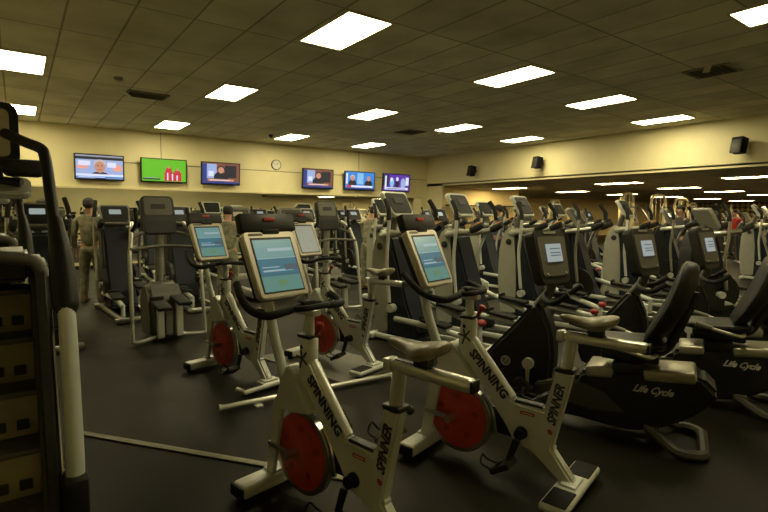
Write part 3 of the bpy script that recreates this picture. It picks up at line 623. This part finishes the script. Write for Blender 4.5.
# ------------------------------------------------------------ cross trainers
def make_trainer(kind='light'):
    dark = kind == 'dark'
    dz = -.16 if dark else 0.; sh = 'black_plastic' if dark else 'shell_white'; t = thing('cross_trainer', '', 'cross trainer', group='dark cross trainers facing the televisions' if dark else 'pale cross trainers behind the bikes')
    m = MB(); m.box((-.22, -.35, .05), (.06, 1.5, .06), .015).box((.22, -.35, .05), (.06, 1.5, .06), .015).box((0, .42, .045), (.62, .10, .07), .02).box((0, -1.05, .045), (.60, .09, .07), .02); m.build('base_frame', 'steel' if dark else 'frame_silver', t)
    m = MB(); m.prism([(.16, .07), (.46, .07), (.52, .6), (.50, 1.1), (.40, 1.36), (.28, 1.40), (.21, 1.25), (.16, .85), (.15, .45)], 'x', -.20, .20, .05, 3); tw = m.build('tower', sh, t)
    m = MB(); m.prism([(.26, 1.33), (.17, 1.27), (.05, .9), (-.09, .45), (-.26, .12), (-.24, .07), (.26, .07)], 'x', -.188, .188, .03, 2); m.build('tower_panel', 'panel_blue', tw)
    if not dark:
        for sx in (-1, 1): m = MB(); m.lathe([(sx * .198, .045), (sx * .208, .045), (sx * .208, .03), (sx * .204, .03)], (0, .33, 1.15), 'x', 24); m.sph((sx * .205, .33, 1.15), (.006, .018, .018), 8); m.build('side_emblem', 'decal_black', tw)
    else:
        for sx in (-1, 1): MB().lathe([(sx * .20, .27), (sx * .25, .27), (sx * .255, .22), (sx * .235, .06), (sx * .20, .06)], (0, .12, .45), 'x', 32).build('side_disc', 'black_plastic', t)
    m = MB(); m.tube([(0, .32, 1.30), (0, .27, 1.48 + dz), (0, .24, 1.56 + dz)], [.06, .045, .04], 10); m.build('neck', 'gray_plastic', t)
    o = (0, .20, 1.68 + dz); tl = D(32)
    m = MB(); slab(m, o, tl, .46, .35, .06, .05, 0, .02, .85); c = m.build('console', 'frame_silver' if not dark else 'mid_gray', t)
    m = MB(); slab(m, o, tl, .40, .29, .01, .04, -.006, .003, .88); m.build('console_face', 'console_dark', c)
    m = MB(); slab(m, (0, .215, 1.71 + dz), tl, .17, .085, .006, .01, -.010, .001); m.build('display', 'lcd' if dark else 'panel_blue', c)
    m = MB(); slab(m, (0, .165, 1.60 + dz), tl, .22, .03, .008, .01, -.010, .001); m.build('button_row', 'mid_gray', c)
    for sx in (-1, 1):
        m = MB(); m.tube([(sx * .18, .30, 1.28), (sx * .25, .16, 1.30), (sx * .27, -.06, 1.33), (sx * .27, -.14, 1.36)], [.05, .042, .036, .032], 12); h = m.build('fixed_handle', 'steel' if dark else 'shell_white', t)
        MB().tube([(sx * .27, -.10, 1.345), (sx * .27, -.17, 1.375), (sx * .26, -.26, 1.42)], [.042, .047, .04], 12).build('foam_grip', 'foam', h)
        if not dark: MB().tube([(sx * .27, -.155, 1.410), (sx * .262, -.24, 1.452)], .016, 10, False).build('grip_band', 'orange', h)
        ph = .12 * sx
        m = MB(); m.tube([(sx * .31, .10 + ph * .2, .50), (sx * .31, .12, .95), (sx * .32, .06 - ph * .3, 1.25), (sx * .31, -.03 - ph, 1.48), (sx * .29, .02 - ph, 1.62)], .022, 10); h = m.build('swing_arm', 'steel' if dark else 'frame_silver', t)
        MB().tube([(sx * .31, -.03 - ph, 1.47), (sx * .295, -.01 - ph, 1.60), (sx * .27, .06 - ph, 1.72)], .029, 10).build('foam_grip', 'foam', h)
        m = MB(); m.tube([(sx * .24, .05, .42 + ph), (sx * .16, -.45, .33 + ph * .6), (sx * .16, -.88, .24 + ph * .2)], .034, 10); m.cyl((sx * .2, .10, .42), (sx * .28, .10, .42), .05); m.cyl((sx * .16, -.88, .06), (sx * .16, -.88, .26 + ph * .2), .03); la = m.build('link_arm', 'frame_silver', t)
        if not dark:
            m = MB(); m.sph((sx * .16, -.90, .30 + ph * .2), (.055, .055, .04), 14); m.build('end_cap', 'red', la)
        m = MB(); m.box((sx * .16, -.50, .385 + ph * .6), (.16, .36, .04), .015, rot=(D(6), 0, 0)); m.box((sx * .16, -.33, .42 + ph * .6), (.16, .03, .07), .01); m.build('foot_pedal', 'black_rubber', t)
    return t
tr = make_trainer()
dk = make_trainer('dark')
TR = [(3.84, 4.66, 'nearest pale cross trainer, dark tower panel seen between the two nearest bikes'),
      (4.82, 4.55, 'pale cross trainer with grips rising just right of the second bike screen'),
      (6.05, 4.5, 'pale cross trainer just left of the nearest recumbent console'),
      (7.35, 4.45, 'dark cross trainer between the first and second recumbent consoles'),
      (8.75, 4.4, 'pale cross trainer right of the second recumbent console'),
      (10.2, 4.3, 'dark cross trainer above the third recumbent console')]
for i, (x, y, lab) in enumerate(TR):
    if i == 0: place(tr, x, y, D(12), lab)
    else: dup(dk if i in (3, 5) else tr, (x, y, 0), D(15 + random.uniform(-2, 2)), lab)
for i, x in enumerate((5.4, 6.8, 8.2, 9.6, 11.0, 12.4)):
    dup(tr if i % 2 == 0 else dk, (x, 7.1 + .05 * i, 0), D(7 + random.uniform(-3, 3)), ('pale' if i % 2 == 0 else 'dark') + ' cross trainer in the middle row, %s' % ['leftmost', 'second from the left', 'third from the left', 'third from the soffit', 'second from the soffit', 'nearest the soffit'][i])
place(dk, .22, 7.5, D(2), 'dark cross trainer, lit console seen through the stair climber handrail')
dup(dk, (1.27, 8.7, 0), D(3), 'dark cross trainer with lit console just left of the stepping machine')
dup(dk, (8.3, 2.95, 0), D(52), 'dark cross trainer turned sideways near the right edge, arms reaching right')
dup(dk, (2.28, 8.9, 0), D(3), 'dark cross trainer with lit console right behind the stepping machine')
for i, x in enumerate((6.6, 7.8, 9.0, 10.2)):
    dup(dk, (x, 10.0, 0), D(2), 'dark cross trainer in front of the mirror, %s' % ['right next to the treadmills', 'second right of the treadmills', 'third right of the treadmills', 'farthest right of its row'][i])

# ------------------------------------------------------------ stepping machine
def make_stepper():
    t = thing('stepping_machine', 'stepping machine standing clear on the floor at left, foot plates and silver rails', 'stepper', (1.44, 6.3, 0), D(4), 'stepping machines')
    for sx in (-1, 1):
        m = MB(); m.tube([(sx * .14, .10, .05), (sx * .30, .02, .04), (sx * .41, 0, .05), (sx * .42, .01, .12), (sx * .41, .05, .6), (sx * .40, .10, 1.02), (sx * .37, .16, 1.18), (sx * .34, .24, 1.34), (sx * .30, .38, 1.42)], .024, 10); r_ = m.build('side_rail', 'frame_bright', t)
        MB().tube([(sx * .345, .22, 1.31), (sx * .30, .18, 1.42), (sx * .30, .20, 1.60)], .022, 10).build('hand_grip', 'black_rubber', r_)
        m = MB(); m.tube([(sx * .12, .42, .18), (sx * .11, .12, .38 + .02 * sx), (sx * .11, -.02, .45 + .02 * sx)], .03, 10); m.prism([(-.02, .05), (.04, .05), (.06, .46), (.0, .46)], 'x', sx * .11 - .04, sx * .11 + .04, .01); lv = m.build('foot_lever', 'frame_bright', t)
        MB().box((sx * .115, -.06, .475 + .02 * sx), (.16, .34, .045), .015, rot=(D(8), 0, 0)).box((sx * .115, .11, .51), (.16, .02, .06), .01).build('foot_plate', 'black_rubber', lv)
    m = MB(); m.prism([(.1, 0), (.55, 0), (.58, .45), (.45, .68), (.28, .70), (.16, .58), (.08, .3)], 'x', -.20, .20, .05, 3); m.build('housing', 'gray_plastic', t)
    MB().box((0, .06, .22), (.08, .06, .3), .01).build('center_strip', 'mid_gray', t)
    MB().tube([(0, .40, .64), (0, .36, 1.15), (0, .34, 1.36)], .05, 12).build('mast', 'mid_gray', t)
    m = MB(); m.tube([(-.37, .20, 1.24), (-.2, .3, 1.30), (0, .32, 1.30), (.2, .3, 1.30), (.37, .20, 1.24)], .022, 10).tube([(-.39, .1, 1.12), (0, .22, 1.14), (.39, .1, 1.12)], .02, 10); m.build('cross_bars', 'gray_plastic', t)
    o = (0, .33, 1.52); tl = D(14)
    m = MB(); slab(m, o, tl, .38, .48, .07, .05, 0, .02, 1.1); c = m.build('console', 'dark_plastic', t)
    m = MB(); slab(m, (0, .36, 1.62), tl, .33, .23, .02, .03, -.012, .005); m.mat(1); slab(m, (0, .36, 1.62), tl, .17, .06, .006, .01, -.017, .001); m.build('console_face', ['gray_plastic', 'dark_plastic'], c)
    m = MB(); slab(m, (0, .295, 1.37), tl, .35, .16, .016, .03, -.012, .005); m.build('reading_rest', 'black_plastic', c); return t
stp = make_stepper()
dup(stp, (4.05, 6.65, 0), D(6), 'stepping machine among the crowded machines at photo centre')

# ------------------------------------------------------------ treadmills
def make_treadmill():
    t = thing('treadmill', '', 'treadmill', group='treadmills facing the mirror')
    m = MB(); m.box((-.36, -.2, .13), (.12, 1.9, .14), .03).box((.36, -.2, .13), (.12, 1.9, .14), .03).box((0, .72, .16), (.74, .34, .22), .06); m.build('deck_frame', 'mid_gray', t)
    MB().box((0, -.25, .14), (.60, 1.75, .07), .02).build('running_belt', 'black_rubber', t)
    for sx in (-1, 1):
        MB().tube([(sx * .38, .70, .15), (sx * .38, .62, .7), (sx * .37, .55, 1.2)], .038, 10).build('upright', 'shell_white', t)
        MB().tube([(sx * .37, .55, 1.14), (sx * .37, .30, 1.10), (sx * .36, .08, 1.02)], .024, 10).build('side_grip', 'black_rubber', t)
    o = (0, .50, 1.36); tl = D(22)
    m = MB(); slab(m, (0, .49, 1.20), D(50), .78, .30, .06, .04, 0, .02); m.build('console_tray', 'dark_plastic', t)
    m = MB(); slab(m, (0, .60, 1.48), tl, .56, .40, .07, .06, 0, .02, .94); c = m.build('console', 'gray_plastic', t)
    m = MB(); slab(m, (0, .60, 1.48), tl, .46, .30, .01, .03, -.006, .003); m.mat(1); slab(m, (0, .62, 1.52), tl, .2, .1, .006, .01, -.010, .001); m.build('console_face', ['dark_plastic', 'mid_gray'], c)
    return t
for i, x in enumerate((2.6, 4.0, 5.3, 6.6, 7.9, 9.2, 10.5)):
    dup(tr if i % 2 else dk, (x, 12.6, 0), D(random.uniform(-4, 6)), '%s cross trainer in the last row before the mirror, %s' % ('pale' if i % 2 else 'dark', ['leftmost', 'second from left', 'third from left', 'middle one', 'third from right', 'second from right', 'rightmost'][i]))
dup(dk, (5.55, 10.4, 0), D(4), 'dark cross trainer between the treadmill pair and the last row')
tm = make_treadmill()
place(tm, 3.65, 9.4, 0, 'leftmost treadmill, wide console beside the leaning uniformed person')
dup(tm, (4.85, 9.4, 0), 0, 'treadmill right of the largest spin bike screen, second in its row')
dup(tm, (11.6, 10.0, 0), 0, 'treadmill closest to the low room opening, in front of the mirror')

# ------------------------------------------------------------ stair climbers
def make_climber():
    t = thing('stair_climber', '', 'stair climber', group='stair climbers at left')
    # local: y = 0 at rear foot, machine centred on x = 0, half width .36
    m = MB(); m.box((0, .75, .06), (.60, 1.5, .10), .02); m.build('base', 'black_plastic', t)
    for sx in (-1, 1):
        m = MB(); m.prism([(.02, .04), (1.45, .04), (1.45, .9), (1.35, 1.24), (1.15, 1.30), (.62, 1.30), (.50, 1.22), (.40, .95), (.12, .28)], 'x', sx * .29 - .04, sx * .29 + .04, .022, 3); m.build('side_panel', 'dark_plastic', t)
        MB().tube([(sx * .327, .10, .22), (sx * .327, .42, .95), (sx * .327, .53, 1.2)], .006, 6).build('silver_edge', 'chrome', t)
        m = MB(); m.tube([(sx * .372, .10, .36), (sx * .375, .12, .5), (sx * .375, .20, 1.0), (sx * .372, .26, 1.2)], .046, 14, flat=.8); m.build('post', 'frame_silver', t)
        m = MB(); m.tube([(sx * .375, .215, 1.07), (sx * .373, .235, 1.12), (sx * .371, .27, 1.22), (sx * .367, .31, 1.36), (sx * .355, .37, 1.52)], [.03, .055, .056, .048, .03], 14); m.build('post_sleeve', 'black_plastic', t)
        m = MB(); m.tube([(sx * .355, .35, 1.46), (sx * .345, .42, 1.64), (sx * .335, .50, 1.81), (sx * .32, .56, 1.86), (sx * .26, .68, 1.90), (sx * .18, .80, 1.95)], .026, 12); m.build('handrail', 'black_plastic', t)
        m = MB(); m.box((sx * .37, .10, .20), (.10, .17, .36), .025); f = m.build('foot', 'black_rubber', t)
        MB().cyl((sx * .37 - .05, -.015, .06), (sx * .37 + .05, -.015, .06), .035, n=18, bev=.008).build('roller', 'frame_bright', f)
        m = MB(); m.box((sx * .25, .72, 1.77), (.17, .12, .085), .025, seg=3); m.build('arm_pad', 'foam', t)
    for k in range(5):
        y, z = .10 + k * .17, .24 + k * .225
        m = MB(); m.box((0, y + .115, z - .012), (.50, .23, .03), .008); m.mat(1); m.box((0, y + .03, z - .125), (.50, .02, .225), .004)
        m.mat(2)
        for q in (-.19, -.10, .10, .19): m.box((q, y + .018, z - .165), (.05, .012, .05), .004)
        m.mat(3); m.box((0, y + .002, z - .012), (.50, .008, .02), .002)
        st = m.build('step', ['tread', 'riser', 'vent_dark', 'gray_plastic'], t)
    m = MB(); m.prism([(.60, 1.20), (.60, 1.31), (.68, 1.345), (1.2, 1.345), (1.4, 1.25), (1.4, 1.15)], 'x', -.25, .25, .02, 3); m.build('top_cover', 'black_plastic', t)
    m = MB(); m.tube([(-.31, .56, 1.10), (-.30, .58, 1.24), (-.24, .59, 1.31), (0, .58, 1.335), (.24, .59, 1.31), (.30, .58, 1.24), (.31, .56, 1.10)], .034, 10); m.build('cover_arch', 'gray_plastic', t)
    m = MB(); m.box((0, .98, 1.55), (.06, .05, .5), .02); m.box((-.12, .98, 1.55), (.03, .04, .5), .01); m.build('mast', 'frame_silver', t)
    m = MB(); m.tube([(-.24, .78, 1.70), (0, .86, 1.72), (.24, .78, 1.70)], .024, 10); m.build('cross_bar', 'black_plastic', t)
    m = MB(); slab(m, (.06, .80, 1.69), D(60), .44, .18, .04, .04, 0, .012); m.build('reading_tray', 'frame_bright', t)
    o = (.02, .86, 1.96); tl = D(12)
    m = MB(); slab(m, o, tl, .44, .34, .07, .05, 0, .02); c = m.build('console', 'black_plastic', t)
    m = MB(); slab(m, o, tl, .36, .26, .012, .03, -.006, .004); m.build('console_face', 'riser', c)
    m = MB(); slab(m, (0, .87, 1.99), tl, .2, .1, .006, .01, -.010, .001); m.build('display', 'mid_gray', c)
    return t
cl = make_climber()
place(cl, -.21, 2.45, 0, 'large stair climber filling the left foreground')
dup(cl, (-.32, 4.75, 0), 0, 'second stair climber, just behind the large one at the left edge')

# ------------------------------------------------------------ strength machines in the low room
def make_cable():
    t = thing('cable_machine', '', 'weight machine', group='weight machines in the low room')
    m = MB(); m.box((0, 0, .05), (1.3, .9, .08), .02).box((-.35, 0, .95), (.10, .10, 1.9), .02).box((.35, 0, .95), (.10, .10, 1.9), .02); m.build('base_frame', 'gold_shell', t)
    m = MB(); m.tube([(-.36, 0, 1.6), (-.36, 0, 1.98), (-.26, 0, 2.16), (0, 0, 2.2), (.26, 0, 2.16), (.36, 0, 1.98), (.36, 0, 1.6)], .042, 10); m.build('top_arch', 'gold_shell', t)
    m = MB()
    for k in range(16): m.box((0, 0, .16 + k * .055), (.34, .16, .048), .006)
    m.build('weight_stack', 'weight_iron', t)
    for sx in (-1, 1): MB().cyl((sx * .12, 0, .1), (sx * .12, 0, 2.18), .015).build('guide_rod', 'chrome', t)
    m = MB(); m.box((0, -.62, .48), (.36, .44, .09), .03).box((0, -.62, .24), (.08, .1, .44), .01); m.build('seat', 'upholstery', t)
    m = MB(); m.tube([(-.45, -.5, 1.3), (-.2, -.3, 1.75), (0, -.1, 1.8), (.2, -.3, 1.75), (.45, -.5, 1.3)], .025, 8); m.build('lever_bar', 'steel', t)
    return t
cm = make_cable()
CM = [(14.75, 7.75, 5, 'pale arched weight machine standing first past the soffit, left of the taller one'), (16.65, 7.75, -8, 'pale arched weight machine standing first past the soffit, right of the wide one'),
      (18.4, 9.9, 20, 'pale arched weight machine deeper in the low room behind the two front ones'), (21.0, 8.9, -15, 'arched weight machine in the middle of the low room'),
      (19.5, 13.6, 0, 'arched weight machine near the yellow recess corner of the low room'), (23.5, 10.0, 30, 'arched weight machine left of the red-shirted person, far back'),
      (25.5, 6.2, 10, 'arched weight machine right of the red-shirted person, far back'), (28.5, 11.5, 0, 'arched weight machine two thirds of the way to the patterned wall'),
      (29.5, 8.2, 40, 'arched weight machine before the patterned wall, at the right'), (35.0, 12.0, 15, 'arched weight machine closest to the patterned wall')]
for i, (x, y, a, lab) in enumerate(CM):
    if i == 0: place(cm, x, y, D(a), lab)
    else: dup(cm, (x, y, 0), D(a), lab)
for i, (x, y) in enumerate(((14.6, 4.2), (14.6, 10.3), (14.9, 12.3), (16.9, 13.3), (17.6, 4.9))):
    dup(tr, (x, y, 0), D(8 + 4 * i), 'pale cross trainer inside the low room, %s' % ['near the right edge by the first light', 'behind the middle wall speaker', 'below the leftmost wall speaker', 'in front of the beige vertical blinds', 'beside the red-shirted person'][i])

for i, (x, y, a, lab) in enumerate(((18.6, 7.6, 20, 'just right of the front weight machines'), (21.5, 11.2, 5, 'left of centre between the weight machines'), (23.6, 8.0, -10, 'in front of the patterned wall, left one'),
                                    (26.8, 8.9, 15, 'in front of the patterned wall, middle one'), (31.0, 10.4, 0, 'in front of the patterned wall, farthest one'), (19.3, 5.9, 30, 'left of the red-shirted person'))):
    dup(dk, (x, y, 0), D(a), 'dark cross trainer deep in the low room, ' + lab)
# ------------------------------------------------------------ people
def person(loc, rz, label, top, legs, h=1.76, pose='stand', hairy=True, shoe='boot_leather'):
    t = thing('person', label, 'person', loc, rz)
    k = h / 1.76
    lean = .18 if pose == 'lean' else 0.
    def J(x, y, z):
        f = max(0, z - .95); return (x * k, (y + lean * f * 1.6) * k, (z - lean * f * .25) * k)
    V, R_, E_ = [], [], []
    def v(p, r, par=None):
        V.append(J(*p)); R_.append((r[0] * k, r[1] * k) if hasattr(r, '__len__') else (r * k, r * k))
        if par is not None: E_.append((par, len(V) - 1))
        return len(V) - 1
    def body(clothed):
        g = 1.0
        pel = v((0, 0, .95), (.135, .11))
        ch = v((0, .0, 1.12), (.125, .10), pel); ch2 = v((0, -.01, 1.30), (.15, .11), ch); nk = v((0, -.02, 1.46), (.075, .07), ch2)
        hands = []; feet = []
        for sx in (-1, 1):
            sh = v((sx * .15, -.01, 1.42), .062, ch2)
            if pose == 'stand': el, wr = (sx * .25, -.02, 1.15), (sx * .26, .07, .90)
            elif pose == 'machine': el, wr = (sx * .26, .10, 1.16), (sx * .22, .36, 1.22)
            else: el, wr = (sx * .24, .14, 1.16), (sx * .20, .36, 1.08)
            s2 = v((sx * .195, -.01, 1.38), .056, sh); e = v(el, .043, s2); w_ = v(wr, .028, e); hands.append((w_, wr, el, sx))
            hp = v((sx * .09, 0, .88), .095, pel); kn = v((sx * .11, .02, .50), .062, hp); an = v((sx * .12, -.02, .10), .042, kn); feet.append((an, sx))
        return nk, hands, feet
    nk, hands, feet = body(False)
    n2 = v((0, -.005, 1.52), .052, nk); hd = v((0, .01, 1.60), (.072, .075), n2); ht = v((0, .0, 1.68), (.078, .092), hd); v((0, -.01, 1.74), (.05, .06), ht)
    v((0, .105, 1.62), .013, hd)
    for w_, wr, el, sx in hands:
        d = (Vector(wr) - Vector(el)).normalized(); pm = Vector(wr) + d * .06; p = v(tuple(pm), (.036, .018), w_)
        side = Vector((0, 1, 0)) if abs(d.y) < .6 else Vector((1, 0, 0)); 
        for q, ln in ((-.027, .06), (-.009, .07), (.009, .066), (.027, .052)):
            a = v(tuple(pm + side * q + d * .035), .009, p); b_ = v(tuple(pm + side * q + d * (.035 + ln * .5)), .0085, a); v(tuple(pm + side * q + d * (.035 + ln * .85) + Vector((-sx * .015, 0, 0))), .007, b_)
        a = v(tuple(pm + side * .036 - d * .02), .010, p); v(tuple(pm + side * .055 + d * .02), .009, a)
    for an, sx in feet:
        ft = v((sx * .13, .06, .045), (.042, .035), an); v((sx * .135, .15, .035), (.038, .028), ft)
    def skinned(name, V, R_, E_, mt, lvl=2):
        me = bpy.data.meshes.new(name); me.from_pydata(V, E_, []); me.materials.append(M[mt]); o = bpy.data.objects.new(name, me); COL.objects.link(o); o.parent = t
        sk = o.modifiers.new('skin', 'SKIN'); sk.use_smooth_shade = True
        if not me.skin_vertices: return o
        for i, d in enumerate(me.skin_vertices[0].data): d.radius = R_[i]; d.use_root = (i == 0)
        su = o.modifiers.new('sub', 'SUBSURF'); su.levels = lvl; su.render_levels = lvl; return o
    skinned('body', V, R_, E_, 'skin', 1)
    # shirt
    V, R_, E_ = [], [], []
    pel = v((0, 0, .90), (.155, .13)); c1 = v((0, 0, 1.10), (.15, .125), pel); c2 = v((0, -.01, 1.30), (.175, .13), c1); v((0, -.02, 1.45), (.09, .08), c2)
    for w_, wr, el, sx in hands:
        s1 = v((sx * .15, -.01, 1.42), .078, c2); s2 = v((sx * .20, -.01, 1.38), .072, s1); e = v(el, .060, s2); q = Vector(wr) * .92 + Vector(el) * .08; v(tuple(q), .045, e)
    skinned('shirt', V, R_, E_, top)
    V, R_, E_ = [], [], []
    pel = v((0, 0, 1.0), (.14, .12)); p2 = v((0, 0, .92), (.155, .13), pel)
    for sx in (-1, 1):
        hp = v((sx * .09, 0, .84), .108, p2); kn = v((sx * .11, .02, .50), .080, hp); v((sx * .12, -.02, .13), .062, kn)
    skinned('trousers', V, R_, E_, legs)
    for sx in (-1, 1):
        m = MB(); m.loft([[(k * (sx * .127 + hw * math.cos(a)), k * y, k * (zc + hh * math.sin(a))) for a in [2 * math.pi * i / 12 for i in range(12)]] for y, hw, zc, hh in ((-.10, .03, .05, .045), (-.08, .045, .07, .068), (0, .052, .07, .068), (.08, .055, .052, .05), (.16, .052, .042, .04), (.20, .03, .036, .03))])
        m.cyl((k * sx * .122, k * -.03, k * .08), (k * sx * .12, k * -.02, k * .20), .055 * k, n=12); m.build('boot', shoe, t)
    if hairy:
        o = J(0, -.012, 1.70); m = MB(); m.sph(o, (.088 * k, .105 * k, .075 * k), 18); m.sph((o[0], o[1] - .02 * k, o[2] - .035 * k), (.085 * k, .09 * k, .08 * k), 16); m.build('hair', 'hair', t)
    m = MB()
    for sx in (-1, 1): e_ = J(sx * .03, .078, 1.645); m.sph(e_, .011 * k, 8)
    m.build('eyes', 'clock_face', t)
    mo = J(0, .083, 1.572); MB().sph(mo, (.022 * k, .006 * k, .006 * k), 8).build('mouth', 'red_disc', t)
    return t
person((1.0, 9.85, 0), D(-20), 'person in camouflage uniform standing upright, back turned, at the far left', 'camo', 'camo', 1.78)
person((.33, 9.3, 0), D(175), 'dark-haired person in a dark red top, seen through the stair climber handrail', 'cloth_red', 'cloth_dark', 1.74, 'stand', shoe='black_rubber')
person((2.84, 8.3, 0), D(-25), 'person in camouflage uniform leaning forward left of the big spin bike screen', 'camo', 'camo', 1.70, 'lean')
person((5.75, 8.35, 0), D(-70), 'person in camouflage uniform bending toward a machine at photo centre', 'camo', 'camo', 1.74, 'lean')
person((20.9, 7.0, 0), D(60), 'person in a red shirt far off in the low room near the right edge', 'cloth_red', 'cloth_dark', 1.76, 'stand', shoe='black_rubber')
person((9.5, 8.2, 0), D(30), 'dark-haired person in a blue shirt among the middle-row cross trainers', 'cloth_blue', 'cloth_dark', 1.78, 'machine', shoe='black_rubber')
person((13.2, 5.6, 0), D(80), 'person in dark clothes standing where the low room begins', 'cloth_dark', 'cloth_dark', 1.8, 'stand', shoe='black_rubber')
